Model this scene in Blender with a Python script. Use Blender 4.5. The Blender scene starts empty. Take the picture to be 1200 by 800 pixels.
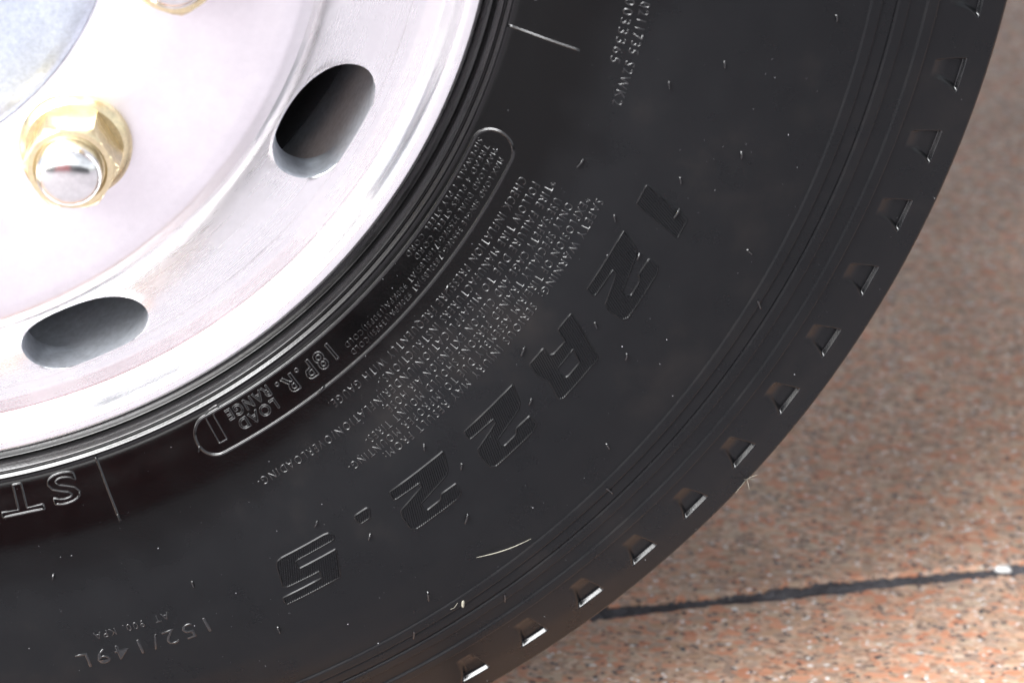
import bpy, bmesh, math, random
import numpy as np
from math import radians, degrees, sin, cos, pi, sqrt
from mathutils import Vector, Matrix

random.seed(7); rng = np.random.default_rng(7)
scene = bpy.context.scene
C = scene.collection

# ------------------------------------------------------------------ camera
RHO = radians(2.0)            # the camera is held a little out of level: the wheel's own angles start from here
HUB = 0.53                    # height of the wheel's centre above the paving
def W(x, y, z):               # wheel coordinates (x right, y up, z outward) -> world
    c, s = cos(RHO), sin(RHO)
    return Vector((x*c - y*s, -z, x*s + y*c + HUB))
def Wdir(x, y, z):
    return W(x, y, z) - W(0, 0, 0)
cam_d = bpy.data.cameras.new('camera'); cam = bpy.data.objects.new('camera', cam_d); C.objects.link(cam)
cam_loc = W(0.2461, 0.3304, 1.0452)
rt = Wdir(0.9984, 0.0, 0.0566).normalized(); fw = Wdir(0.0497, -0.4790, -0.8764).normalized()
upv = rt.cross(fw).normalized()
M = Matrix((rt, upv, -fw)).transposed().to_4x4(); M.translation = cam_loc
cam.matrix_world = M
cam_d.sensor_fit = 'HORIZONTAL'; cam_d.sensor_width = 36.0
cam_d.lens = 2934.2/1200*36.0
cam_d.clip_start = 0.02; cam_d.clip_end = 400
cam_d.dof.use_dof = True; cam_d.dof.focus_distance = 1.20; cam_d.dof.aperture_fstop = 9.0
scene.camera = cam

# ------------------------------------------------------------------ light
SUN_EL, SUN_AZ = radians(41), radians(229)     # azimuth measured like the sky texture's rotation
world = bpy.data.worlds.new('World'); scene.world = world; world.use_nodes = True
nt = world.node_tree; nt.nodes.clear()
sky = nt.nodes.new('ShaderNodeTexSky'); sky.sky_type = 'NISHITA'; sky.sun_disc = False
sky.sun_elevation = SUN_EL; sky.sun_rotation = SUN_AZ
sky.air_density = 1.0; sky.dust_density = 4.0; sky.ozone_density = 1.0
hsv = nt.nodes.new('ShaderNodeHueSaturation'); hsv.inputs['Saturation'].default_value = 0.25
bg = nt.nodes.new('ShaderNodeBackground'); bg.inputs['Strength'].default_value = 0.085
wo = nt.nodes.new('ShaderNodeOutputWorld')
nt.links.new(sky.outputs[0], hsv.inputs['Color']); nt.links.new(hsv.outputs[0], bg.inputs[0]); nt.links.new(bg.outputs[0], wo.inputs[0])
sd = bpy.data.lights.new('sun', 'SUN'); sd.energy = 2.0; sd.angle = radians(44); sd.color = (.95, .975, 1.0)
sun = bpy.data.objects.new('sun', sd); C.objects.link(sun)
sdir = Vector((sin(SUN_AZ)*cos(SUN_EL), cos(SUN_AZ)*cos(SUN_EL), sin(SUN_EL)))
sun.rotation_euler = sdir.to_track_quat('Z', 'Y').to_euler()
sun.location = (0, 0, 5)
scene.view_settings.view_transform = 'Standard'; scene.view_settings.look = 'None'
scene.view_settings.gamma = 1.0; scene.view_settings.exposure = 2.3
scene.render.engine = 'CYCLES'

# ------------------------------------------------------------------ helpers
def tag(o, label=None, cat=None, group=None, kind=None):
    if label: o['label'] = label
    if cat: o['category'] = cat
    if group: o['group'] = group
    if kind: o['kind'] = kind
    return o
def empty(name, loc=(0, 0, 0)):
    o = bpy.data.objects.new(name, None); C.objects.link(o); o.location = loc; o.empty_display_size = .1
    return o
def mesh_obj(name, V, F, mat, parent=None, smooth=True, sharp=None):
    me = bpy.data.meshes.new(name)
    me.from_pydata([tuple(v) for v in V], [], [tuple(f) for f in F])
    me.validate(); me.update()
    if smooth: me.polygons.foreach_set('use_smooth', [True]*len(me.polygons))
    if sharp is not None: me.set_sharp_from_angle(angle=radians(sharp))
    me.materials.append(mat)
    o = bpy.data.objects.new(name, me); C.objects.link(o)
    if parent: o.parent = parent
    return o
def grid_obj(name, V, nu, nv, mat, parent=None, wrap=False, flip=False, sharp=None):
    """V: (nu*nv,3) array, u-major"""
    V = np.asarray(V, dtype=np.float64)
    iu = np.arange(nu if wrap else nu-1); iv = np.arange(nv-1)
    U, Vv = np.meshgrid(iu, iv, indexing='ij')
    a = U*nv+Vv; b = ((U+1) % nu)*nv+Vv
    F = np.stack([a, b, b+1, a+1], -1).reshape(-1, 4)
    if flip: F = F[:, ::-1]
    me = bpy.data.meshes.new(name)
    me.vertices.add(len(V)); me.vertices.foreach_set('co', V.ravel())
    me.loops.add(F.size); me.loops.foreach_set('vertex_index', F.ravel().astype(np.int32))
    me.polygons.add(len(F)); me.polygons.foreach_set('loop_start', np.arange(0, F.size, 4, dtype=np.int32))
    me.polygons.foreach_set('use_smooth', np.ones(len(F), dtype=bool))
    me.update(calc_edges=True); me.validate()
    if sharp is not None: me.set_sharp_from_angle(angle=radians(sharp))
    me.materials.append(mat)
    o = bpy.data.objects.new(name, me); C.objects.link(o)
    if parent: o.parent = parent
    return o

# ------------------------------------------------------------------ materials
def new_mat(name):
    m = bpy.data.materials.new(name); m.use_nodes = True
    n = m.node_tree; b = n.nodes['Principled BSDF']
    return m, n, b
def N(n, t, **k):
    x = n.nodes.new(t)
    for a, v in k.items():
        if hasattr(x, a): setattr(x, a, v)
        else: x.inputs[a].default_value = v
    return x
def mathn(n, op, a, b=None, clamp=False):
    x = n.nodes.new('ShaderNodeMath'); x.operation = op; x.use_clamp = clamp
    for i, v in enumerate((a, b)):
        if v is None: continue
        if isinstance(v, (int, float)): x.inputs[i].default_value = v
        else: n.links.new(v, x.inputs[i])
    return x.outputs[0]
def ramp(n, fac, stops, interp='LINEAR'):
    r = n.nodes.new('ShaderNodeValToRGB'); r.color_ramp.interpolation = interp
    e = r.color_ramp.elements
    while len(e) < len(stops): e.new(0.5)
    for i, (p, c) in enumerate(stops):
        e[i].position = p; e[i].color = (c, c, c, 1) if isinstance(c, (int, float)) else (*c, 1)
    n.links.new(fac, r.inputs[0]); return r.outputs[0]
def noise(n, vec, scale, detail=4, rough=.55):
    x = n.nodes.new('ShaderNodeTexNoise'); x.inputs['Scale'].default_value = scale
    x.inputs['Detail'].default_value = detail; x.inputs['Roughness'].default_value = rough
    if vec is not None: n.links.new(vec, x.inputs['Vector'])
    return x.outputs['Fac']

def rubber_material(name='tyre_rubber', base=.0040, rough=.30, spec=.17):
    m, n, b = new_mat(name)
    geo = n.nodes.new('ShaderNodeNewGeometry')
    pos = geo.outputs['Position']
    sep = n.nodes.new('ShaderNodeSeparateXYZ'); n.links.new(pos, sep.inputs[0])
    zc = mathn(n, 'SUBTRACT', sep.outputs['Z'], HUB)
    rr = mathn(n, 'SQRT', mathn(n, 'ADD', mathn(n, 'MULTIPLY', sep.outputs['X'], sep.outputs['X']), mathn(n, 'MULTIPLY', zc, zc)))
    big = noise(n, pos, 9, 3); mid = noise(n, pos, 45, 5, .6); fine = noise(n, pos, 900, 3, .6)
    # wet-look dressing on the inner band, with a ragged outer limit
    lim = mathn(n, 'ADD', rr, mathn(n, 'MULTIPLY', mathn(n, 'SUBTRACT', big, .5), .06))
    lim = mathn(n, 'ADD', lim, mathn(n, 'MULTIPLY', mathn(n, 'SUBTRACT', mid, .5), .02))
    wet = ramp(n, lim, [(.344, 1.0), (.372, 0.0)])
    r0 = mathn(n, 'ADD', mathn(n, 'MULTIPLY', mid, .26), rough-.13)
    r1 = mathn(n, 'ADD', mathn(n, 'MULTIPLY', mid, .2), .08)
    mx = n.nodes.new('ShaderNodeMix'); mx.data_type = 'FLOAT'
    n.links.new(wet, mx.inputs[0]); n.links.new(r0, mx.inputs[2]); n.links.new(r1, mx.inputs[3])
    n.links.new(mx.outputs[0], b.inputs['Roughness'])
    # colour: black rubber with a faint brown bloom and dusty film
    f = mathn(n, 'MULTIPLY', mathn(n, 'ADD', mathn(n, 'MULTIPLY', big, .6), mathn(n, 'MULTIPLY', mid, .4)), 1.0)
    col = ramp(n, f, [(.35, (base*.8, base*.85, base*1.0)), (.55, (base*1.1, base*1.15, base*1.3)), (.7, (base*2.3, base*2.05, base*2.0))])
    mc = n.nodes.new('ShaderNodeMix'); mc.data_type = 'RGBA'
    n.links.new(wet, mc.inputs[0]); n.links.new(col, mc.inputs[6]); mc.inputs[7].default_value = (base*.25, base*.24, base*.26, 1)
    n.links.new(mc.outputs[2], b.inputs['Base Color'])
    bp = n.nodes.new('ShaderNodeBump'); bp.inputs['Strength'].default_value = .25; bp.inputs['Distance'].default_value = .0004
    hh = mathn(n, 'ADD', mathn(n, 'MULTIPLY', fine, .35), mathn(n, 'MULTIPLY', mid, .35))
    n.links.new(hh, bp.inputs['Height']); n.links.new(bp.outputs[0], b.inputs['Normal'])
    n.links.new(mathn(n, 'ADD', mathn(n, 'MULTIPLY', ramp(n, rr, [(.3130, 1.0), (.3150, 0.0)]), .6-spec), spec), b.inputs['Specular IOR Level'])
    return m
RUB = rubber_material()
RUB2 = rubber_material('moulded_rubber', rough=.23, spec=.62)

def alu_material(name, rough=.16, base=(.88, .87, .88), brushed=True, bump=.05):
    m, n, b = new_mat(name)
    geo = n.nodes.new('ShaderNodeNewGeometry'); pos = geo.outputs['Position']
    sep = n.nodes.new('ShaderNodeSeparateXYZ'); n.links.new(pos, sep.inputs[0])
    zc = mathn(n, 'SUBTRACT', sep.outputs['Z'], HUB)
    rr = mathn(n, 'SQRT', mathn(n, 'ADD', mathn(n, 'MULTIPLY', sep.outputs['X'], sep.outputs['X']), mathn(n, 'MULTIPLY', zc, zc)))
    cmb = n.nodes.new('ShaderNodeCombineXYZ'); n.links.new(rr, cmb.inputs[0]); n.links.new(mathn(n, 'MULTIPLY', sep.outputs['Y'], 1.0), cmb.inputs[1])
    rings = noise(n, cmb.outputs[0], 900, 2, .6)
    cloud = noise(n, pos, 14, 4, .6); spots = noise(n, pos, 260, 3, .7)
    r = mathn(n, 'ADD', mathn(n, 'MULTIPLY', cloud, .16), rough-.08)
    r = mathn(n, 'ADD', r, mathn(n, 'MULTIPLY', rings, .10))
    n.links.new(r, b.inputs['Roughness'])
    f = mathn(n, 'ADD', mathn(n, 'MULTIPLY', cloud, .7), mathn(n, 'MULTIPLY', spots, .3))
    col = ramp(n, f, [(.3, tuple(c*.86 for c in base)), (.65, base)])
    n.links.new(col, b.inputs['Base Color'])
    b.inputs['Metallic'].default_value = 1.0
    bp = n.nodes.new('ShaderNodeBump'); bp.inputs['Strength'].default_value = bump; bp.inputs['Distance'].default_value = .0003
    n.links.new(mathn(n, 'ADD', mathn(n, 'MULTIPLY', rings, .6), mathn(n, 'MULTIPLY', cloud, 4.0)), bp.inputs['Height']); n.links.new(bp.outputs[0], b.inputs['Normal'])
    return m
ALU = alu_material('polished_aluminium', rough=.23)
ALU_RAW = alu_material('machined_aluminium', rough=.36, base=(.86, .83, .86), bump=.1)

def simple(name, col, rough=.5, metal=0.0, bumps=0.0, scale=300, var=.25):
    m, n, b = new_mat(name)
    geo = n.nodes.new('ShaderNodeNewGeometry')
    f = noise(n, geo.outputs['Position'], scale, 4, .6)
    g = noise(n, geo.outputs['Position'], scale/12, 3, .6)
    ff = mathn(n, 'MULTIPLY', mathn(n, 'ADD', f, g), .5)
    n.links.new(ramp(n, ff, [(.35, tuple(c*(1-var) for c in col)), (.65, tuple(min(1, c*(1+var*.4)) for c in col))]), b.inputs['Base Color'])
    n.links.new(mathn(n, 'ADD', mathn(n, 'MULTIPLY', g, .2), rough-.1), b.inputs['Roughness'])
    b.inputs['Metallic'].default_value = metal
    if bumps:
        bp = n.nodes.new('ShaderNodeBump'); bp.inputs['Strength'].default_value = bumps; bp.inputs['Distance'].default_value = .0006
        n.links.new(f, bp.inputs['Height']); n.links.new(bp.outputs[0], b.inputs['Normal'])
    return m
CASTA = simple('forged_aluminium', (.62, .65, .70), .38, .55, .3, 300)
HUBM = simple('silver_hub_paint', (.50, .55, .64), .45, .6, .5, 500)
GOLD = simple('yellow_zinc_plating', (.84, .71, .45), .3, 1.0, .1, 500)
CHROME = simple('bright_chrome', (.80, .79, .78), .2, 1.0, 0)
DARK = simple('dark_steel', (.03, .03, .032), .6, .3, .2)
STRAW = simple('pale_straw', (.20, .19, .15), .6, 0, 0, 900)
DUSTM = simple('pale_dust', (.34, .34, .36), .7, 0, 0, 900)
PEBM = simple('white_pebble', (.8, .79, .77), .5, 0, .5, 400)

def granite(name, stretch=1.0):
    m, n, b = new_mat(name)
    geo = n.nodes.new('ShaderNodeNewGeometry')
    mp = n.nodes.new('ShaderNodeMapping'); n.links.new(geo.outputs['Position'], mp.inputs[0])
    mp.inputs['Scale'].default_value = (stretch, 1, 1); mp.inputs['Rotation'].default_value = (0, 0, radians(3))
    wn = n.nodes.new('ShaderNodeTexNoise'); wn.inputs['Scale'].default_value = 160; wn.inputs['Detail'].default_value = 3
    n.links.new(mp.outputs[0], wn.inputs['Vector'])
    va = n.nodes.new('ShaderNodeVectorMath'); va.operation = 'MULTIPLY_ADD'
    n.links.new(wn.outputs['Color'], va.inputs[0]); va.inputs[1].default_value = (.005,)*3; n.links.new(mp.outputs[0], va.inputs[2])
    def vor(scale):
        v = n.nodes.new('ShaderNodeTexVoronoi'); v.inputs['Scale'].default_value = scale; v.inputs['Randomness'].default_value = 1
        n.links.new(va.outputs[0], v.inputs['Vector'])
        s = n.nodes.new('ShaderNodeSeparateColor'); n.links.new(v.outputs['Color'], s.inputs[0]); return s.outputs
    a = vor(250); c2 = vor(440); c3 = vor(620)
    base = ramp(n, a[0], [(0, (.40, .11, .055)), (.13, (.50, .20, .12)), (.26, (.33, .22, .15)), (.40, (.38, .33, .26)), (.54, (.22, .20, .18)), (.66, (.52, .34, .25)), (.78, (.12, .115, .12)), (.86, (.45, .16, .09))], 'CONSTANT')
    sec = ramp(n, c2[1], [(0, (.05, .048, .052)), (.13, (.24, .23, .22)), (.32, (.48, .23, .15)), (.50, (.40, .30, .23)), (.72, (.55, .47, .40)), (.90, (.09, .085, .09))], 'CONSTANT')
    mx = n.nodes.new('ShaderNodeMix'); mx.data_type = 'RGBA'; mx.inputs[0].default_value = .5
    n.links.new(mathn(n, 'MULTIPLY', mathn(n, 'GREATER_THAN', a[1], .45), .8), mx.inputs[0]); n.links.new(base, mx.inputs[6]); n.links.new(sec, mx.inputs[7])
    big = noise(n, geo.outputs['Position'], 9, 4, .6); fin = noise(n, geo.outputs['Position'], 900, 2, .7)
    m2 = n.nodes.new('ShaderNodeMix'); m2.data_type = 'RGBA'; m2.blend_type = 'MULTIPLY'; m2.inputs[0].default_value = 1
    n.links.new(mx.outputs[2], m2.inputs[6])
    n.links.new(ramp(n, mathn(n, 'ADD', mathn(n, 'MULTIPLY', big, .65), mathn(n, 'MULTIPLY', fin, .35)), [(.35, .78), (.65, 1.4)]), m2.inputs[7])
    m25 = n.nodes.new('ShaderNodeMix'); m25.data_type = 'RGBA'; m25.inputs[0].default_value = .46
    n.links.new(m2.outputs[2], m25.inputs[6]); m25.inputs[7].default_value = (.49, .29, .175, 1); m2 = m25
    # pale quartz flecks
    m3 = n.nodes.new('ShaderNodeMix'); m3.data_type = 'RGBA'
    n.links.new(mathn(n, 'GREATER_THAN', c3[2], .978), m3.inputs[0]); n.links.new(m2.outputs[2], m3.inputs[6]); m3.inputs[7].default_value = (.72, .70, .68, 1)
    m4 = n.nodes.new('ShaderNodeMix'); m4.data_type = 'RGBA'
    n.links.new(mathn(n, 'LESS_THAN', c3[1], .055), m4.inputs[0]); n.links.new(m3.outputs[2], m4.inputs[6]); m4.inputs[7].default_value = (.045, .043, .048, 1)
    n.links.new(m4.outputs[2], b.inputs['Base Color'])
    n.links.new(ramp(n, c2[0], [(0, .35), (1, .75)]), b.inputs['Roughness'])
    bp = n.nodes.new('ShaderNodeBump'); bp.inputs['Strength'].default_value = .6; bp.inputs['Distance'].default_value = .0012
    hh = mathn(n, 'ADD', mathn(n, 'MULTIPLY', c2[0], .5), mathn(n, 'MULTIPLY', wn.outputs['Fac'], 1.4))
    n.links.new(hh, bp.inputs['Height']); n.links.new(bp.outputs[0], b.inputs['Normal'])
    return m
GRAN = granite('red_brown_granite', .6)
MORTAR = simple('dark_joint_sand', (.11, .105, .115), .9, 0, 1.0, 420, .6)

# ------------------------------------------------------------------ paving
JP = Vector((0.395, 0.209, 0)); JA = radians(10.0)
jd = Vector((cos(JA), sin(JA), 0)); jn = Vector((-sin(JA), cos(JA), 0))
g = mesh_obj('ground', [(-60, -60, -.012), (60, -60, -.012), (60, 60, -.012), (-60, 60, -.012)], [(0, 1, 2, 3)], simple('ground_stone', (.27, .255, .275), .8, 0, .5, 60), smooth=False)
tag(g, kind='structure')
pave = empty('pavement'); tag(pave, kind='structure')
SX, SY, GAP = 1.25, 1.10, .0135
def slab_mesh(seed, SY=SY):
    r = np.random.default_rng(seed)
    pts = []
    def side(p0, p1, nrm, n_):
        w = np.convolve(r.normal(0, 1, n_+12), np.ones(3)/3, 'same')[6:-6]*.0011
        w2 = np.convolve(r.normal(0, 1, n_+60), np.ones(25)/25, 'same')[30:-30]*.004
        chip = np.where(r.random(n_) < .035, -r.random(n_)*.004, 0)
        for i in range(n_):
            t = i/n_; q = w[i]+w2[i]+chip[i]
            if i == 0: q = 0
            pts.append((p0[0]+(p1[0]-p0[0])*t+nrm[0]*q, p0[1]+(p1[1]-p0[1])*t+nrm[1]*q))
    hx, hy = SX/2-GAP/2, SY/2-GAP/2
    side((-hx, -hy), (hx, -hy), (0, -1), 420); side((hx, -hy), (hx, hy), (1, 0), 180)
    side((hx, hy), (-hx, hy), (0, 1), 420); side((-hx, hy), (-hx, -hy), (-1, 0), 180)
    n_ = len(pts); P = np.array(pts)
    c = np.sign(P)*0
    inn = P*(1-np.array([.0016/hx, .0016/hy]))
    V = [(x, y, 0) for x, y in inn]+[(x, y, -.0018-.0008*r.random()) for x, y in P]+[(x, y, -.03) for x, y in P]
    F = [tuple(range(n_))]
    for i in range(n_):
        j = (i+1) % n_
        F += [(n_+i, n_+j, j, i), (2*n_+i, 2*n_+j, n_+j, n_+i)]
    me = bpy.data.meshes.new('paving_slab'); me.from_pydata(V, [], F); me.update(); me.materials.append(GRAN)
    return me
slabs = [slab_mesh(s) for s in (3, 4, 5)]
front = [slab_mesh(s, .26) for s in (8, 9)]
org = JP + jd*(.42)          # middle of the visible joint along x
k = 0
for iy in range(-1, 5):
    for ix in range(-3, 4):
        c = org + jd*(ix*SX + .1) + jn*((iy+.5)*SY if iy >= 0 else -.13)
        o = bpy.data.objects.new('paving_slab', slabs[k % 3] if iy >= 0 else front[ix % 2]); k += 1
        C.objects.link(o); o.parent = pave; o.location = (c.x, c.y, 0); o.rotation_euler = (0, 0, JA)
# joint filling: gritty strip between the two slabs, sheets elsewhere
jl, nj, mj = 2.4, 900, 14
V = []
for i in range(nj):
    for j in range(mj):
        s = (i/(nj-1)-.5)*jl; t = (j/(mj-1)-.5)*.024
        h = -.0022 + .0009*rng.normal() - .0016*max(0, 1-abs(t)/.0125)**.5
        q = org + jd*s + jn*t
        V.append((q.x, q.y, h))
jo = grid_obj('joint_sand', V, nj, mj, MORTAR, pave, flip=True); jo['label'] = 'dark sandy joint between two granite slabs'
q0 = org
jb = mesh_obj('joint_bed', [tuple((q0+jd*a+jn*b_) + Vector((0, 0, -.008))) for a, b_ in ((-4, -.26), (4, -.26), (4, 5.4), (-4, 5.4))], [(0, 1, 2, 3)], MORTAR, pave, smooth=False)

# ------------------------------------------------------------------ unseen truck body added above and behind the wheel to shade the paving
PAINT = simple('dark_red_paint', (.30, .02, .025), .3, 0, 0)
truck = empty('parked_truck'); tag(truck, 'parked truck showing only its black tyre, polished aluminium wheel and gold wheel nuts', 'truck')
XL, XR, YB, ZT, RA = -2.2, 1.9, 2.35, 2.4, .66
def body_box(name, x0, x1, y0, y1, z0, z1, m_):
    v = [(x, y, z) for x in (x0, x1) for y in (y0, y1) for z in (z0, z1)]
    return mesh_obj(name, v, [(0, 1, 3, 2), (4, 6, 7, 5), (0, 4, 5, 1), (2, 3, 7, 6), (0, 2, 6, 4), (1, 5, 7, 3)], m_, truck, smooth=False)
# side panel with the arch cut out of it, as a strip of real thickness
V = []; F = []
xs = list(np.linspace(XL, -RA, 6)[:-1])+[-RA*cos(t) for t in np.linspace(0, pi, 41)]+list(np.linspace(RA, XR, 8)[1:])
for x in xs:
    zl = max(1.02, .53+sqrt(max(0, RA*RA-x*x)))
    for y in (.03, .06):
        V += [(x, y, zl), (x, y, ZT)]
for i in range(len(xs)-1):
    a, b_ = 4*i, 4*i+4
    F += [(a, b_, b_+1, a+1), (a+2, a+3, b_+3, b_+2), (a, a+2, b_+2, b_)]
mesh_obj('unseen_side_panel', V, F, PAINT, truck, smooth=False)
body_box('unseen_underside', XL, XR, .062, YB, 1.22, 1.26, DARK)
body_box('unseen_roof', XL, XR, .03, YB, ZT, ZT+.04, PAINT)
V = []; F = []
for i in range(40):
    a = 2*pi*i/40; ex = .6
    yy = .66+.24*math.copysign(abs(cos(a))**ex, cos(a)); zz_ = .66+.28*math.copysign(abs(sin(a))**ex, sin(a))
    V += [(.56, yy, zz_-.05), (1.5, yy, zz_-.05)]
for i in range(40):
    j = (i+1) % 40; F.append((2*i, 2*j, 2*j+1, 2*i+1))
F += [tuple(2*i for i in range(40)), tuple(2*i+1 for i in range(40))[::-1]]
mesh_obj('shade_tank', V, F, DARK, truck, smooth=False)  # unseen tank added under the truck to darken the paving beside the tyre
body_box('unseen_chassis_rail', XL, XR, .75, .83, .92, 1.18, DARK)
body_box('unseen_chassis_rail', XL, XR, 1.60, 1.68, .92, 1.18, DARK)

# unseen wall added behind the camera so the wet rubber mirrors dark and red
REDP = simple('red_paint', (.55, .02, .03), .4, 0, 0)
WALLM = simple('reflection_wall_dark', (.03, .03, .035), .7, 0, .2, 20)
wall = empty('reflection_wall', (0, -4.6, 0)); tag(wall, 'unseen low wall of dark and red panels, added to be mirrored in the wet rubber', 'wall')
for i in range(12):
    x0 = -8+1.15*i
    red = i in (5, 6)
    v = [(x, y, z) for x in (x0, x0+1.12) for y in (-.12, 0) for z in (-.01, 1.5)]
    mesh_obj('panel', v, [(0, 1, 3, 2), (4, 6, 7, 5), (0, 4, 5, 1), (2, 3, 7, 6), (0, 2, 6, 4), (1, 5, 7, 3)], REDP if red else WALLM, wall, smooth=False)

# ------------------------------------------------------------------ tyre surface
PROF = np.array([(.296, -.004), (.300, -.001), (.306, .0012), (.312, .002), (.318, .0035), (.33, .0085), (.345, .0135), (.365, .0185), (.39, .022), (.415, .023), (.44, .021), (.46, .017), (.48, .0115), (.50, .005), (.52, -.0025), (.5355, -.0092), (.545, -.013)])
_rr = np.linspace(.290, .548, 1033)
_z = np.interp(_rr, PROF[:, 0], PROF[:, 1])
_k = np.exp(-.5*(np.arange(-24, 25)/9.0)**2); _k /= _k.sum()
_z = np.convolve(np.pad(_z, 24, 'edge'), _k, 'valid')
_dz = np.gradient(_z, _rr)
def zb(r): return np.interp(r, _rr, _z)
def S(r, th, h=0.0):
    """point on the tyre's side: radius r (m), angle th (rad, wheel coordinates), height h above the rubber. -> (n,3) world"""
    r, th, h = np.broadcast_arrays(np.asarray(r, float), np.asarray(th, float), np.asarray(h, float))
    d = np.interp(r, _rr, _dz); ln = np.sqrt(1+d*d)
    R = r - h*d/ln; z = zb(r) + h/ln
    a = th+RHO
    return np.stack([R*np.cos(a), -z, R*np.sin(a)+HUB], -1)
def box(r, a, b, e):   # smooth plateau between a and b with edge width e
    s = lambda x: np.clip(x, 0, 1)**2*(3-2*np.clip(x, 0, 1))
    return s((r-a)/e+.5)*s((b-r)/e+.5)
BEADP = np.array([(.290, -.0060), (.3038, -.0048), (.3046, -.0037), (.3092, .0006), (.3096, .0002), (.3099, -.0009), (.3105, -.0009), (.3108, -.0001), (.3125, .0012), (.3130, .0008), (.3136, .0), (.3150, -.0005), (.3162, -.0002), (.3172, .0), (.330, 0), (.6, 0)])
def relief(r):
    h = np.interp(r, BEADP[:, 0], BEADP[:, 1])
    h += .0010*box(r, .4680, .4732, .0006)
    h += .0010*box(r, .4812, .4864, .0006)
    h += .0011*box(r, .4952, .5008, .0008)
    h += .00035*box(r, .4744, .4800, .0008)
    return h
NPK = 89; PK = 2*pi/NPK; PK0 = radians(-20.25)
def pockets(r, th):
    a = (r-.5068)/(.5238-.5068)                       # 0 inner .. 1 outer
    u = ((PK0-th)/PK + .5) % 1.0 - .5                 # 0 at the pocket's centre, grows clockwise
    mm = u*PK*.515*1000                               # millimetres across
    top = -6.9 - .9*a; bot = 3.9+5.6*np.clip(a, 0, 1)**1.5 - 1.2*np.sin(pi*np.clip(a, 0, 1))
    b = (mm-top)/(bot-top)
    ea = np.clip(a/.55, 0, 1); oa = np.clip((1-a)/.05, 0, 1)
    eb = np.clip(b/.07, 0, 1); ob = np.clip((1-b)/(.42-.34*np.clip(a, 0, 1)), 0, 1)
    s = lambda x: x*x*(3-2*x)
    return -.0022*s(ea)**.6*oa*s(eb)*(s(ob)**.8)

wheel = truck
tyre = None
# side: rows dense where the relief is fine
rs = np.concatenate([np.linspace(.2965, .316, 80), np.linspace(.3165, .466, 90), np.linspace(.4665, .5035, 110)])
nth = 1080
th = np.arange(nth)*2*pi/nth
TH, R = np.meshgrid(th, rs, indexing='ij')
tyre = grid_obj('tyre', S(R.ravel(), TH.ravel(), relief(R).ravel()), nth, len(rs), RUB, wheel, wrap=True, flip=False)
tyre['label'] = 'black rubber tyre with moulded size and safety lettering'
# shoulder with the row of wedge-shaped pockets
rs2 = np.concatenate([np.linspace(.5035, .5062, 3), np.linspace(.5066, .5222, 26), np.linspace(.52245, .5240, 12), np.linspace(.5245, .5352, 7)])
nth2 = NPK*58
th2 = np.arange(nth2)*2*pi/nth2
TH, R = np.meshgrid(th2, rs2, indexing='ij')
V = S(R.ravel(), TH.ravel(), pockets(R, TH).ravel()+relief(R).ravel())
V[:, 2] = np.maximum(V[:, 2], .0005)
sh = grid_obj('shoulder', V, nth2, len(rs2), RUB, tyre, wrap=True)
sh.data.materials.append(RUB2)
_h = pockets(R, TH); _hm = .25*(_h+np.roll(_h, -1, 0))[:, :-1]+.25*(_h+np.roll(_h, -1, 0))[:, 1:]
_rm = .5*(rs2[:-1]+rs2[1:])
sh.data.polygons.foreach_set('material_index', ((_hm < -.00015) & (_rm[None, :] > .5229)).astype(np.int32).ravel())
sh['label'] = 'tyre shoulder with a row of wedge shaped pockets'
# tread
tp = [(.5352, zb(.5352)), (.5360, zb(.5352)-.0006), (.5366, zb(.5352)-.0020), (.5380, -.020)]
for a in (-.050, -.095, -.170, -.215):
    tp += [(.5405, a+.006), (.528, a+.0045), (.526, a-.0045), (.5405, a-.006)]
tp += [(.5385, -.250), (.5360, -.262), (.50, -.275), (.45, -.290), (.40, -.293), (.34, -.280), (.300, -.262)]
tp = np.array(tp); ntr = 720
TH = np.repeat(np.arange(ntr)*2*pi/ntr, len(tp)); R = np.tile(tp[:, 0], ntr); Z = np.tile(tp[:, 1], ntr)
V = np.stack([R*np.cos(TH+RHO), -Z, R*np.sin(TH+RHO)+HUB], -1); V[:, 2] = np.maximum(V[:, 2], .0005)
grid_obj('tread', V, ntr, len(tp), RUB, tyre, wrap=True, sharp=40)

# ------------------------------------------------------------------ moulded lettering
def sweep(name, paths, w, h, parent, closed=True, mat=None, lab=None, raw=False):
    """low rounded ridge along paths of (r, th) points on the tyre"""
    V = []; F = []
    prof = [(w*x, h*.5*(1+cos(pi*abs(x)))-.00003) for x in (-1, -.72, -.45, -.2, 0, .2, .45, .72, 1)]
    m_ = len(prof)
    for p in paths:
        p = np.asarray(p, float); n_ = len(p)
        if n_ < 2: continue
        q = np.stack([p[:, 0], p[:, 1]*p[:, 0].mean()], -1)           # metric
        if closed: t = np.roll(q, -1, 0)-np.roll(q, 1, 0)
        else: t = np.gradient(q, axis=0)
        t /= np.linalg.norm(t, axis=1)[:, None]+1e-12
        nn = np.stack([-t[:, 1], t[:, 0]], -1)
        b0 = len(V)
        for i in range(n_):
            for (o, hh) in prof:
                r_ = q[i, 0]+nn[i, 0]*o; a_ = (q[i, 1]+nn[i, 1]*o)/p[:, 0].mean()
                V.append(S(r_, a_, hh))
        for i in range(n_ if closed else n_-1):
            j = (i+1) % n_
            for k_ in range(m_-1):
                F.append((b0+i*m_+k_, b0+j*m_+k_, b0+j*m_+k_+1, b0+i*m_+k_+1))
        if not closed:
            F.append(tuple(b0+k_ for k_ in range(m_))); F.append(tuple(b0+(n_-1)*m_+k_ for k_ in range(m_))[::-1])
    if raw: return V, F
    if not V: return None
    o = mesh_obj(name, V, F, mat or RUB2, parent, smooth=True)
    if lab: o['label'] = lab
    return o

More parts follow.
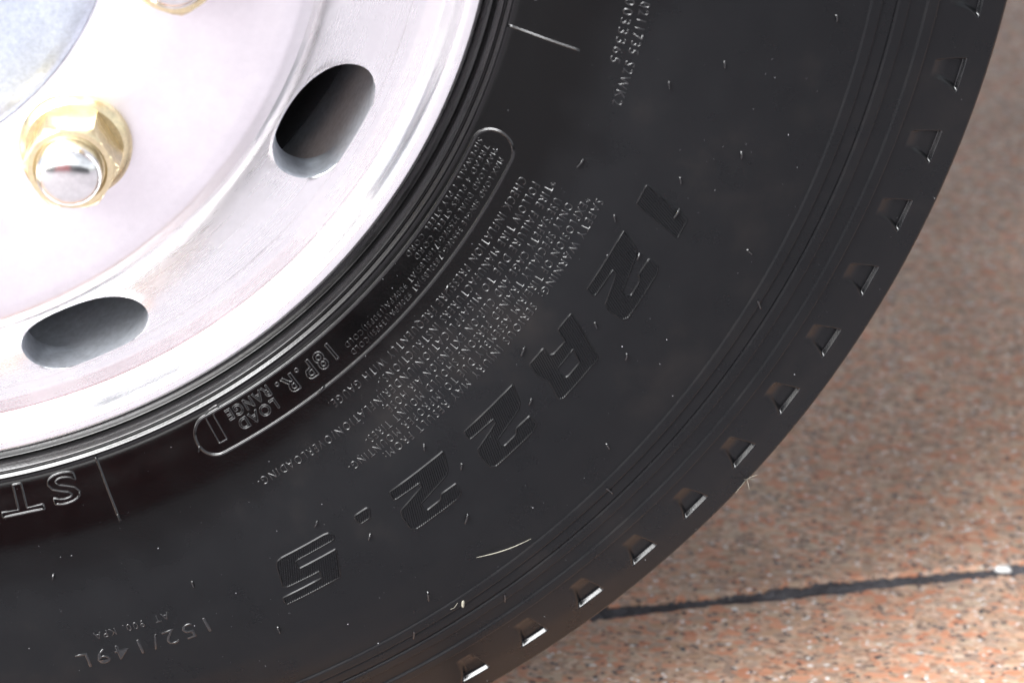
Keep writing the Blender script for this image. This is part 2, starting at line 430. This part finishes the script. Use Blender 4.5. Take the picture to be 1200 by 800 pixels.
def text_mesh(s, extrude, bevel, shear=0.0, offset=0.0, res=2):
    cu = bpy.data.curves.new('t', 'FONT'); cu.body = s; cu.size = 1.0
    cu.extrude = extrude; cu.bevel_depth = bevel; cu.bevel_resolution = 1; cu.offset = offset
    cu.resolution_u = res; cu.shear = shear; cu.space_character = 1.22
    ob = bpy.data.objects.new('t', cu); C.objects.link(ob)
    dg = bpy.context.evaluated_depsgraph_get(); me = bpy.data.meshes.new_from_object(ob.evaluated_get(dg))
    V = np.zeros(len(me.vertices)*3); me.vertices.foreach_get('co', V); V = V.reshape(-1, 3)
    F = [tuple(p.vertices) for p in me.polygons]
    C.objects.unlink(ob); bpy.data.objects.remove(ob); bpy.data.curves.remove(cu); bpy.data.meshes.remove(me)
    return V, F
CAPH = None
V_, _ = text_mesh('H', 0, 0); CAPH = V_[:, 1].max()
def lettering(s, r0, cap, a0, a1, parent=None, h=.00032, name='lettering', lab=None, thin=-.012, jit=0.0):
    """solid raised letters: reading clockwise, tops outward; baseline radius r0, from angle a0 to a1 (degrees)"""
    V, F = text_mesh(s, .5, .042, offset=thin-.022)
    sy = cap/CAPH
    x0, x1 = V[:, 0].min(), V[:, 0].max()
    L = radians(a0-a1); t = (V[:, 0]-x0)/(x1-x0)
    thv = radians(a0)-t*L
    r = r0+V[:, 1]*sy
    zv = V[:, 2]
    hh = np.where(zv < 0, -.0004, h*(.1+.9*(zv-.5)/.042))
    if jit: hh = hh*(1+jit*np.sin(V[:, 0]*9.1)*np.cos(V[:, 0]*3.7+V[:, 1]*5))
    o = mesh_obj(name, S(r, thv, hh), F, RUB2, parent or tyre, smooth=True, sharp=75)
    o['label'] = lab or ('small raised lettering reading ' + s.strip(' -*.:'))
    return o
def outlines(s, r0, cap, a0, a1, w=.0005, h=.00036, name='lettering', lab=None):
    """letters drawn as thin raised outlines"""
    V, F = text_mesh(s, 0, 0, offset=.012, res=4)
    sy = cap/CAPH; x0, x1 = V[:, 0].min(), V[:, 0].max()
    ed = {}
    for f in F:
        for i in range(len(f)):
            e = tuple(sorted((f[i], f[(i+1) % len(f)]))); ed[e] = ed.get(e, 0)+1
    adj = {}
    # weld by position
    key = {}; rep = {}
    for i, v in enumerate(V):
        kk = (round(v[0], 4), round(v[1], 4)); rep[i] = key.setdefault(kk, i)
    ed2 = {}
    for e, c_ in ed.items():
        a, b = rep[e[0]], rep[e[1]]
        if a != b: ed2[tuple(sorted((a, b)))] = ed2.get(tuple(sorted((a, b))), 0)+c_
    for (a, b), c_ in ed2.items():
        if c_ == 1: adj.setdefault(a, []).append(b); adj.setdefault(b, []).append(a)
    seen = set(); loops = []
    for st in adj:
        if st in seen: continue
        loop = [st]; seen.add(st); cur = st
        while True:
            nx = [x for x in adj[cur] if x not in seen]
            if not nx: break
            cur = nx[0]; seen.add(cur); loop.append(cur)
        if len(loop) > 2:
            P = V[loop][:, :2]
            # refine long edges so corners stay crisp
            Q = []
            for i in range(len(P)):
                a, b = P[i], P[(i+1) % len(P)]; Q.append(a)
                if np.linalg.norm(b-a) > .08: Q += [a+(b-a)*.06, a+(b-a)*.94]
            P = np.array(Q)
            tt = (P[:, 0]-x0)/(x1-x0)
            loops.append(np.stack([r0+P[:, 1]*sy, radians(a0)-tt*radians(a0-a1)], -1))
    return sweep(name, loops, w, h, tyre, True, lab=lab or ('outlined letters reading '+s))

lettering('SAFETY WARNING:  SERIOUS INJURY MAY RESULT FROM:', .3768, .0040, -24.6, -50.0)
lettering('*EXPLOSION OF TIRE/RIM ASSEMBLY DUE TO IMPROPER MOUNTING-', .3712, .0040, -24.9, -52.7)
lettering('ONLY SPECIALLY TRAINED PERSONS SHOULD MOUNT TIRES-', .3655, .0040, -25.8, -50.3)
lettering('USE SAFETY CAGE AND CLIP-ON EXTENSION AIR HOSE.', .3600, .0040, -25.9, -47.5)
lettering('*TIRE FAILURE DUE TO MISAPPLICATION/UNDERINFLATION/OVERLOADING-', .3540, .0040, -24.9, -59.2)
lettering('FOLLOW TIRE MANUFACTURERS INSTRUCTIONS.-', .3482, .0040, -25.6, -46.4)
lettering('CHECK INFLATION PRESSURE FREQUENTLY WITH GAUGE.', .3420, .0040, -25.7, -50.6)
lettering('MAX.LOAD SINGLE 3550KG(7830LBS)AT 930KPA(135PSI)COLD', .3305, .0026, -25.2, -46.3, h=.00028)
lettering('MAX.LOAD DUAL 3250KG(7160LBS)AT 900KPA(130PSI)COLD', .3264, .0026, -24.8, -46.3, h=.00028)
lettering('TREAD 4 PLIES STEEL CORD', .3224, .0026, -24.8, -36.5, h=.00028)
lettering('SIDEWALL 1 PLY STEEL CORD', .3188, .0025, -24.6, -36.8, h=.00028)
lettering('A 0211735 S2WK2', .3662, .0045, -8.8, -17.7, h=.00028)
lettering('0033365', .3595, .0045, -9.9, -14.8, h=.00028)
lettering('152/149L', .4078, .0085, -68.0, -77.6, h=.00036, thin=-.02)
lettering('AT  900  KPA', .3978, .0040, -70.2, -75.8, h=.00028)
outlines('18P.R.', .3215, .0078, -47.4, -53.3, w=.00045, h=.00032)
outlines('LOAD', .3262, .0048, -54.1, -57.9, w=.00036, h=.00026)
outlines('RANGE', .3196, .0048, -54.0, -58.4, w=.00036, h=.00026)
outlines('J', .3195, .0112, -58.6, -60.2, w=.0005, h=.00036)
outlines('STEEL', .3172, .0132, -73.0, -91.0, w=.0006, h=.00045)

# long rounded frame round the load marking
def arc(r, a0, a1, n_): return [(r, radians(a)) for a in np.linspace(a0, a1, n_)]
ri, ro = .3173, .3358; rm = (ri+ro)/2; hw = (ro-ri)/2
A0, A1 = -23.3, -61.9; ca = degrees(hw/rm)
path = arc(ro, A0-ca, A1+ca, 200)
path += [(rm+hw*cos(t), radians(A1+ca)-hw*sin(t)/rm) for t in np.linspace(0, pi, 22)[1:-1]]
path += arc(ri, A1+ca, A0-ca, 200)
path += [(rm-hw*cos(t), radians(A0-ca)+hw*sin(t)/rm) for t in np.linspace(0, pi, 22)[1:-1]]
sweep('raised_frame', [path], .0008, .00055, tyre, True, lab='long rounded raised frame round the load marking')
for a in (-14.7, -70.65):
    sweep('mould_line', [[(r_, radians(a)) for r_ in np.linspace(.3140, .3460, 20)]], .0007, .0005, tyre, False)
sweep('mould_line', [[(.4990+.0006*(i/9), radians(-34.0-2.0*i/9)) for i in range(10)]], .0005, .0004, tyre, False)
# large ribbed figures: polygons in (r mm, degrees)
two = [(412.2, -47.71), (411.7, -48.99), (413.9, -49.34), (414.1, -50.53), (411.8, -50.66), (409.2, -50.55), (405.7, -47.85), (403.9, -47.40), (395.0, -46.62), (394.7, -51.60), (399.2, -51.74), (399.6, -51.54), (400.0, -49.50), (402.4, -49.60), (406.1, -51.91), (409.2, -52.15), (417.1, -52.28), (419.0, -52.00), (419.0, -48.51), (417.5, -47.95)]
def shift(P, d): return [(r, a+d) for r, a in P]
big = [
 ('1', [[(394.7, -22.30), (394.5, -23.85), (419.0, -24.95), (419.2, -23.55)]]),
 ('2', [shift(two, 20.73)]),
 ('R', [[(395.0, -32.90), (394.7, -34.41), (401.0, -34.85), (400.5, -36.10), (399.3, -36.28), (398.1, -36.30), (394.8, -36.13), (394.7, -37.66), (401.5, -38.0), (407.0, -37.85), (417.1, -38.53), (418.6, -38.32), (419.0, -34.67)],
        [(406.3, -34.99), (406.5, -36.70), (407.2, -36.92), (412.3, -37.05), (413.1, -36.85), (413.2, -35.60)]]),
 ('2', [shift(two, 7.05)]),
 ('2', [two]),
 ('point', [[(394.7, -54.72), (394.6, -53.65), (395.5, -53.52), (399.8, -53.9), (399.9, -54.74), (397.0, -54.80)]]),
 ('5', [[(395.4, -61.3), (394.7, -60.9), (394.7, -57.4), (395.2, -57.0), (397.2, -56.82), (399.0, -56.9), (399.5, -57.2), (399.5, -60.0), (400.1, -60.30), (404.4, -60.30), (404.6, -57.30), (419.0, -58.33), (419.2, -62.55), (414.8, -62.50), (414.6, -59.40), (410.6, -59.20), (410.3, -61.75), (409.2, -62.00), (397.4, -61.55)]]),
]
def ribbed(name, loops, lab):
    root_r = .407
    L = [np.array([(r*.001, radians(a)*root_r) for r, a in lp]) for lp in loops]
    V = []; F = []
    # slant: rib direction in (r, arc) plane
    sl = (radians(-50.45+49.81)*root_r)/((416.2-407.5)*.001)
    def cut(c):   # line arc = c + sl*(r-.394) ; crossings with the outline
        xs = []
        for P in L:
            for i in range(len(P)):
                (r0, s0), (r1, s1) = P[i], P[(i+1) % len(P)]
                f0 = s0-(c+sl*(r0-.394)); f1 = s1-(c+sl*(r1-.394))
                if (f0 < 0) != (f1 < 0):
                    t = f0/(f0-f1); xs.append(r0+(r1-r0)*t)
        return sorted(xs)
    allS = np.concatenate([P[:, 1]-sl*(P[:, 0]-.394) for P in L])
    pitch = .00125; hw_ = .00045; H = .0005
    c = allS.min()+.0006
    while c < allS.max()-.0003:
        xs = cut(c)
        for a, b in zip(xs[::2], xs[1::2]):
            a += .0001; b -= .0001
            if b-a < .0005: continue
            nseg = max(2, int((b-a)/.004)+1)
            base = len(V)
            rr_ = np.linspace(a, b, nseg)
            for r_ in rr_:
                s_ = c+sl*(r_-.394)
                for o, hh in ((-hw_, -.0002), (-hw_*.55, H), (hw_*.55, H), (hw_, -.0002)):
                    V.append(S(r_, (s_+o)/root_r, hh*(.88 if hh > 0 else 1)))
            for i in range(nseg-1):
                for k_ in range(3):
                    F.append((base+i*4+k_, base+(i+1)*4+k_, base+(i+1)*4+k_+1, base+i*4+k_+1))
            F.append((base, base+1, base+2, base+3)); e = base+(nseg-1)*4; F.append((e+3, e+2, e+1, e))
        c += pitch
    # outline
    paths = []
    for lp in loops:
        P = np.array([(r*.001, radians(a)) for r, a in lp]); Q = []
        for i in range(len(P)):
            a, b = P[i], P[(i+1) % len(P)]
            Lm = np.hypot(b[0]-a[0], (b[1]-a[1])*.407)
            e = min(.25, .0004/max(Lm, 1e-5))
            for t in np.concatenate([[e], np.linspace(.25, .75, max(2, int(Lm/.004))), [1-e]]): Q.append(a+(b-a)*t)
        paths.append(Q)
    V2, F2 = sweep('', paths, .00060, .00058, None, True, raw=True)
    k0 = len(V); V += list(V2); F += [tuple(i+k0 for i in f) for f in F2]
    o = mesh_obj('moulded_figure', V, F, RUB, tyre, smooth=True, sharp=35)
    o['label'] = lab
    return o
words = {'1': 'digit 1', '2': 'digit 2', 'R': 'letter R', 'point': 'decimal point', '5': 'digit 5'}
for nm, lp in big:
    ribbed(nm, lp, 'large slanted ribbed %s of the tyre size' % words[nm])

# rubber whiskers left by the mould vents
WH = [(407.4, -21.07), (413.4, -23.09), (387.6, -25.18), (406.8, -26.93), (407.0, -32.66), (387.2, -36.79), (406.8, -39.62), (386.1, -47.21), (406.1, -46.41), (429.4, -48.84), (386.7, -57.10), (407.2, -54.69), (386.8, -67.54), (453.9, -54.66), (470.2, -57.10), (482.2, -51.39), (453.2, -39.48), (470.4, -41.94), (408.2, -12.82), (429.4, -18.31), (453.2, -24.25), (364.1, -22.35), (342.4, -70.62), (362.1, -77.11), (327.8, -61.82), (335.1, -49.94), (429.4, -33.5), (429.4, -64.0), (453.2, -9.1), (470.4, -27.0), (387, -15.0), (342, -36.5)]
def whisker_mesh(kind):
    r = random.Random(kind); V = []; F = []
    n_, m_ = 8, 6
    Lg = r.uniform(.0032, .0056) if kind else .0066
    bend = r.uniform(.8, 1.5); side_ = r.uniform(-.4, .4)
    p = Vector((0, 0, -.0003)); ang = 0.15
    for i in range(n_):
        rad = .00062*(1-.35*i/(n_-1))
        d = Vector((sin(ang)*sin(side_), -sin(ang), cos(ang)))
        x = d.orthogonal().normalized(); y = d.cross(x)
        for k_ in range(m_):
            V.append(p+x*rad*cos(2*pi*k_/m_)+y*rad*sin(2*pi*k_/m_))
        p = p+d*Lg/(n_-1); ang = min(1.52, ang+bend*.42)
    for i in range(n_-1):
        for k_ in range(m_):
            F.append((i*m_+k_, i*m_+(k_+1) % m_, (i+1)*m_+(k_+1) % m_, (i+1)*m_+k_))
    F.append(tuple(range((n_-1)*m_, n_*m_)))
    me = bpy.data.meshes.new('rubber_whisker'); me.from_pydata([tuple(v) for v in V], [], F); me.update()
    me.polygons.foreach_set('use_smooth', [True]*len(me.polygons)); me.materials.append(RUB2); return me
wms = [whisker_mesh(i) for i in range(5)]
for i, (r_, a_) in enumerate(WH):
    r_ *= .001; a_ = radians(a_)
    p = Vector(S(r_, a_, 0)); nrm = (Vector(S(r_, a_, .001))-p).normalized()
    dn = Vector((0, 0, -1)); yy = -(dn-nrm*dn.dot(nrm)).normalized(); xx = yy.cross(nrm)
    long_ = abs(r_-.4704) < .001 or abs(r_-.482) < .001
    o = bpy.data.objects.new('rubber_whisker', wms[0 if long_ else 1+i % 4]); C.objects.link(o); o.parent = tyre
    mt = Matrix((xx, yy, nrm)).transposed().to_4x4() @ Matrix.Rotation(random.uniform(-.35, .6), 4, 'Z'); mt.translation = p
    o.matrix_world = mt

# ------------------------------------------------------------------ aluminium wheel
def smoothprof(P, sig=.0012, step=.0005):
    """resample a polyline and round its corners"""
    P = np.array(P, float); d = np.r_[0, np.cumsum(np.hypot(*np.diff(P, axis=0).T))]
    n_ = int(d[-1]/step)+1; s = np.linspace(0, d[-1], n_)
    r = np.interp(s, d, P[:, 0]); z = np.interp(s, d, P[:, 1]); kk = int(3*sig/step)+1
    g_ = np.exp(-.5*(np.arange(-kk, kk+1)*step/sig)**2); g_ /= g_.sum()
    f = lambda v: np.convolve(np.r_[2*v[0]-v[kk:0:-1], v, 2*v[-1]-v[-2:-kk-2:-1]], g_, 'valid')
    return np.stack([f(r), f(z)], -1)
def lathe(name, P, mat, parent, n_=360, flip=False, sharp=None):
    P = np.asarray(P); TH = np.repeat(np.arange(n_)*2*pi/n_, len(P)); R = np.tile(P[:, 0], n_); Z = np.tile(P[:, 1], n_)
    V = np.stack([R*np.cos(TH+RHO), -Z, R*np.sin(TH+RHO)+HUB], -1)
    return grid_obj(name, V, n_, len(P), mat, parent, wrap=True, flip=flip, sharp=sharp)
RIN, ROUT = .2265, .2712          # the band the hand holes are cut through
zz = [(.2262, .0195), (.2285, .0135), (.233, .0085), (.242, .0020), (.255, -.0055), (.264, -.0092), (.2725, -.0112)]
dprof = smoothprof(zz, .0028)
def zd(r): return np.interp(r, dprof[:, 0], dprof[:, 1])
rimp = [(.2712, zd(.2712)), (.2725, -.0118), (.2775, -.0122), (.2850, -.0105), (.2900, -.0062), (.2925, -.0018), (.2950, .0003), (.2985, .0003), (.3004, -.0018), (.3008, -.006), (.2995, -.012)]
rp = smoothprof(rimp, .0007, .00025); rp[0] = (.2712, zd(.2712))
rim = lathe('wheel_rim', rp, ALU, wheel, 540)
rim['label'] = 'bright polished rim flange'
# barrel behind the disc
bar = [(.2722, -.0140), (.2705, -.030), (.267, -.060), (.2620, -.085), (.2540, -.14), (.258, -.19), (.275, -.215), (.283, -.240), (.300, -.252), (.300, -.262)]
lathe('rim_barrel', smoothprof(bar, .003, .002), CASTA, rim, 240)
# disc: face inside the band
face = [(.1365, .012), (.1368, .0205), (.1376, .0222), (.1412, .0252), (.1425, .0258), (.1450, .0259), (.17, .0262), (.20, .0258), (.2150, .0250), (.2205, .0236), (.2238, .0208), (.2265, zd(.2265))]
fp = smoothprof(face, .0012, .0004); fp[-1] = (.2265, zd(.2265))
disc = lathe('wheel_disc', fp, ALU_RAW, wheel, 540)
disc['label'] = 'pale matt centre disc with oval hand holes round its edge'
# band with ten oval holes
HA0 = -30.1; HR = .2535; HB = .0190; HW = .0312
V = []; F = []
na = 96; nr = 14
for k_ in range(10):
    ac = radians(HA0-36*k_); half = pi/10
    b0 = len(V)
    ring_i = []; ring_o = []
    for i in range(na):
        t = 2*pi*i/na
        ct, st = cos(t), sin(t)
        ex = 2.25
        x = HW*math.copysign(abs(ct)**(2/ex), ct); y = HB*math.copysign(abs(st)**(2/ex), st)
        # slightly egg-shaped: fuller outward
        x *= 1+.08*(y/HB)
        r_ = math.hypot(HR+y, x); a_ = math.atan2(x, HR+y)
        ring_i.append((r_, a_))
        # outer cell border in the same direction
        dx, dy = x/half/HR, y
        Ly = (ROUT-HR) if y > 0 else (HR-RIN)
        sx = abs(x)/(HR*half); sy_ = abs(y)/Ly
        sc = 1/max(sx, sy_, 1e-9)
        ring_o.append((HR+y*sc, x*sc/HR))
    for cx_, cr_ in ((1, ROUT), (-1, ROUT), (1, RIN), (-1, RIN)):
        i_ = min(range(na), key=lambda q: abs(ring_o[q][1]-cx_*half)*HR+abs(ring_o[q][0]-cr_))
        ring_o[i_] = (cr_, cx_*half)
    for i in range(na):
        for j in range(nr):
            t = j/(nr-1)

            r_ = ring_i[i][0]*(1-t)+ring_o[i][0]*t; a_ = ring_i[i][1]*(1-t)+ring_o[i][1]*t
            z_ = zd(np.clip(r_, RIN, .2725))
            if j == 0: z_ -= .0008
            V.append((r_*cos(ac+a_+RHO), -z_, r_*sin(ac+a_+RHO)+HUB))
    for i in range(na):
        i2 = (i+1) % na
        for j in range(nr-1):
            F.append((b0+i*nr+j, b0+i*nr+j+1, b0+i2*nr+j+1, b0+i2*nr+j))
band = mesh_obj('hand_hole_band', V, F, ALU, disc, smooth=True)
# hole walls
for k_ in range(10):
    ac = radians(HA0-36*k_); V = []; F = []
    prof = [(1.0, -.0008), (.985, -.0018), (.978, -.003), (.975, -.010), (.975, -.021), (1.02, -.023)]
    for i in range(na):
        t = 2*pi*i/na; ct, st = cos(t), sin(t)
        x = HW*math.copysign(abs(ct)**(2/2.25), ct); y = HB*math.copysign(abs(st)**(2/2.25), st); x *= 1+.08*(y/HB)
        zt = zd(min(math.hypot(HR+y, x), .2725))
        for (sc, dz) in prof:
            xx_, yy_ = x*sc, y*sc; r_ = math.hypot(HR+yy_, xx_); a_ = math.atan2(xx_, HR+yy_)
            z_ = zt+dz if dz > -.02 else min(zt+dz, -.020)
            V.append((r_*cos(ac+a_+RHO), -z_, r_*sin(ac+a_+RHO)+HUB))
    m_ = len(prof)
    for i in range(na):
        i2 = (i+1) % na
        for j in range(m_-1): F.append((b1 := i*m_+j, i2*m_+j, i2*m_+j+1, i*m_+j+1))
    mesh_obj('hand_hole', V, F, CASTA, disc, smooth=True, sharp=50)
# back of the disc, brake drum in the dark behind
lathe('disc_back', [(.136, .0), (.225, -.002), (.236, -.020), (.2705, -.034)], ALU_RAW, disc, 180, flip=False) if False else None
drum = lathe('brake_drum', [(.10, -.050), (.200, -.050), (.208, -.056), (.210, -.20)], DARK, wheel, 180)
lathe('shaded_well', [(.2625, -.078), (.2600, -.079), (.2530, -.095), (.2500, -.19), (.2560, -.24)], DARK, rim, 180)  # dark ring standing in for the shade deep inside the barrel
# hub
hp = smoothprof([(.0, .036), (.06, .036), (.095, .034), (.118, .030), (.131, .0265), (.1358, .0236), (.1368, .0212), (.1374, .0212)], .0015, .001)
hub = lathe('hub', hp, HUBM, wheel, 240); hub['label'] = 'silver painted hub end with a rough cast surface'

# wheel nuts
def ring_mesh(name, rings, mat, sharp=30):
    """rings: list of list of (x,y,z); closed loops of equal length joined in order, last capped"""
    n_ = len(rings[0]); V = [p for r_ in rings for p in r_]; F = []
    for i in range(len(rings)-1):
        for k_ in range(n_):
            F.append((i*n_+k_, i*n_+(k_+1) % n_, (i+1)*n_+(k_+1) % n_, (i+1)*n_+k_))
    F.append(tuple((len(rings)-1)*n_+k_ for k_ in range(n_)))
    me = bpy.data.meshes.new(name); me.from_pydata(V, [], F); me.update()
    me.polygons.foreach_set('use_smooth', [True]*len(me.polygons)); me.set_sharp_from_angle(angle=radians(sharp)); me.materials.append(mat); return me
def circ(r_, z_, n_=72): return [(r_*cos(2*pi*i/n_), r_*sin(2*pi*i/n_), z_) for i in range(n_)]
AF = .0365/2
def hexr(i, n_=72, rr_=1.0, rmax=.0206):
    a = 2*pi*i/n_; m_ = (a+pi/6) % (pi/3)-pi/6
    return min(AF/cos(m_), rmax)*rr_
def hexc(z_, sc=1.0, rmax=.0214, n_=72): return [(hexr(i, n_, sc, rmax)*cos(2*pi*i/n_), hexr(i, n_, sc, rmax)*sin(2*pi*i/n_), z_) for i in range(n_)]
flange_me = ring_mesh('nut_flange', [circ(.0238, 0), circ(.0246, .001), circ(.0246, .0035), circ(.0240, .0046), circ(.0226, .0060), circ(.0215, .0070)], GOLD)
nut_me = ring_mesh('nut_body', [hexc(.006), hexc(.0225), hexc(.0255, 1, .0206), hexc(.0272, 1, .0192), circ(.0182, .0280), circ(.0160, .0282), circ(.0148, .0265)], GOLD)
stud_me = ring_mesh('stud', [circ(.0142, .018), circ(.0142, .0330), circ(.0139, .0346), circ(.0130, .0368), circ(.0113, .0386), circ(.0090, .0399), circ(.0062, .0407), circ(.0032, .0411), circ(.0008, .0412)], CHROME, 40)
NA = radians(-47.4)
for k_ in range(10):
    a = NA+k_*pi/5
    p = W(.1650*cos(a), .1650*sin(a), .0258)
    t = empty('wheel_nut', p); t.parent = wheel
    t.rotation_euler = (pi/2, 0, 0)
    hexrot = radians(30) + (0 if k_ == 0 else k_*1.7)
    for nm, me, rz in (('flange', flange_me, 0), ('hex_body', nut_me, hexrot), ('stud', stud_me, 0)):
        o = bpy.data.objects.new(nm, me); C.objects.link(o); o.parent = t; o.rotation_euler = (0, 0, rz)

# ------------------------------------------------------------------ small stray things
def tube(name, pts, rad, mat, n_=6):
    V = []; F = []
    for i, p in enumerate(pts):
        d = (pts[min(i+1, len(pts)-1)]-pts[max(i-1, 0)]).normalized(); x = d.orthogonal().normalized(); y = d.cross(x)
        rr_ = rad*(.35+.65*sin(pi*(i+.6)/(len(pts)+.2)))
        V += [p+x*rr_*cos(2*pi*k_/n_)+y*rr_*sin(2*pi*k_/n_) for k_ in range(n_)]
    for i in range(len(pts)-1):
        for k_ in range(n_): F.append((i*n_+k_, i*n_+(k_+1) % n_, (i+1)*n_+(k_+1) % n_, (i+1)*n_+k_))
    return mesh_obj(name, V, F, mat)
pts = [Vector(S(.4527+.0114*t, radians(-50.7+3.22*t), .0006+.0012*sin(pi*t))) for t in np.linspace(0, 1, 16)]
tag(tube('straw_fibre', pts, .00022, STRAW), 'thin pale curved fibre lying on the lower sidewall below the figures', 'fibre')
pts = [Vector(S(.4704+.0006*sin(t*5), radians(-54.6+.9*t), .0006+.0008*sin(pi*t))) for t in np.linspace(0, 1, 12)]
tag(tube('straw_fibre', pts, .00014, STRAW), 'very short faint fibre beside the tan crumb near the bottom of the tyre', 'fibre')
def lump(name, c, rad, sq, mat, seed):
    bm = bmesh.new(); bmesh.ops.create_icosphere(bm, subdivisions=3, radius=1)
    r = np.random.default_rng(seed); ph = r.random(6)*6
    for v in bm.verts:
        q = v.co; d = 1+.16*sin(q.x*3+ph[0])+.12*sin(q.y*4+ph[1])+.10*sin(q.z*5+ph[2])+.05*sin(q.x*9+q.y*7+ph[3])
        v.co = Vector((q.x*sq[0], q.y*sq[1], q.z*sq[2]))*d*rad
    me = bpy.data.meshes.new(name); bm.to_mesh(me); bm.free(); me.materials.append(mat)
    me.polygons.foreach_set('use_smooth', [True]*len(me.polygons))
    o = bpy.data.objects.new(name, me); C.objects.link(o); o.location = c; return o
tag(lump('crumb', S(.4721, radians(-53.63), .0012), .0013, (.7, .8, 1.4), STRAW, 2), 'small tan crumb stuck low on the sidewall', 'crumb')
pj = JP+jd*.258
tag(lump('pebble', (pj.x, pj.y, -.0004), .0034, (1.5, .8, .75), PEBM, 5), 'white pebble lying in the dark joint between the slabs', 'pebble')
# burr of torn rubber on the tread edge
for i in range(5):
    a = radians(-37.7); b_ = Vector(S(.5345, a, .0004))
    d = Vector(S(.5345+.004*cos(i*1.3), a+.008*sin(i*1.3+.4), .001+.0008*i))-b_
    o = tube('rubber_burr', [b_+d*t for t in np.linspace(0, 1+.25*i % 1, 5)], .00011, STRAW); o.parent = tyre
# dust
nd = 380; V = []; F = []
for i in range(nd):
    r_ = rng.uniform(.318, .535); a = radians(rng.uniform(-92, 0)); s = .00008+.00020*rng.random()**4
    p = S(r_, a, s*.5 + float(relief(np.array([r_]))[0])*0)
    b0 = len(V)
    for d in ((1, 0, 0), (-1, 0, 0), (0, 1, 0), (0, -1, 0), (0, 0, 1), (0, 0, -1)): V.append(p+np.array(d)*s*rng.uniform(.7, 1.4))
    for f in ((0, 2, 4), (2, 1, 4), (1, 3, 4), (3, 0, 4), (2, 0, 5), (1, 2, 5), (3, 1, 5), (0, 3, 5)): F.append(tuple(b0+x for x in f))
tag(mesh_obj('dust', V, F, DUSTM, smooth=False), 'fine pale dust specks scattered over the black sidewall', 'dust', kind='stuff')

# loose grit on the paving, thicker along the joint
V = []; F = []; r2 = np.random.default_rng(11)
for i in range(420):
    if i < 220:
        q = JP + jd*r2.uniform(-.15, .75) + jn*r2.normal(0, .006); z0 = -.001
    else:
        q = Vector((r2.uniform(.3, 1.3), r2.uniform(.0, 1.3), 0)); z0 = 0
    s_ = .0004+.0011*r2.random()**3; b0 = len(V)
    A = r2.uniform(.6, 1.4, 6)
    for k_, d in enumerate(((1, 0, 0), (-1, 0, 0), (0, 1, 0), (0, -1, 0), (0, 0, 1), (0, 0, -1))):
        V.append((q.x+d[0]*s_*A[k_], q.y+d[1]*s_*A[k_], z0+s_*.6+d[2]*s_*.8*A[k_]))
    for f in ((0, 2, 4), (2, 1, 4), (1, 3, 4), (3, 0, 4), (2, 0, 5), (1, 2, 5), (3, 1, 5), (0, 3, 5)): F.append(tuple(b0+x for x in f))
GRIT = simple('stone_grit', (.30, .27, .25), .8, 0, 0, 700, .6)
tag(mesh_obj('grit', V, F, GRIT, smooth=False), 'loose stone grit scattered on the granite paving and along its joint', 'grit', kind='stuff')
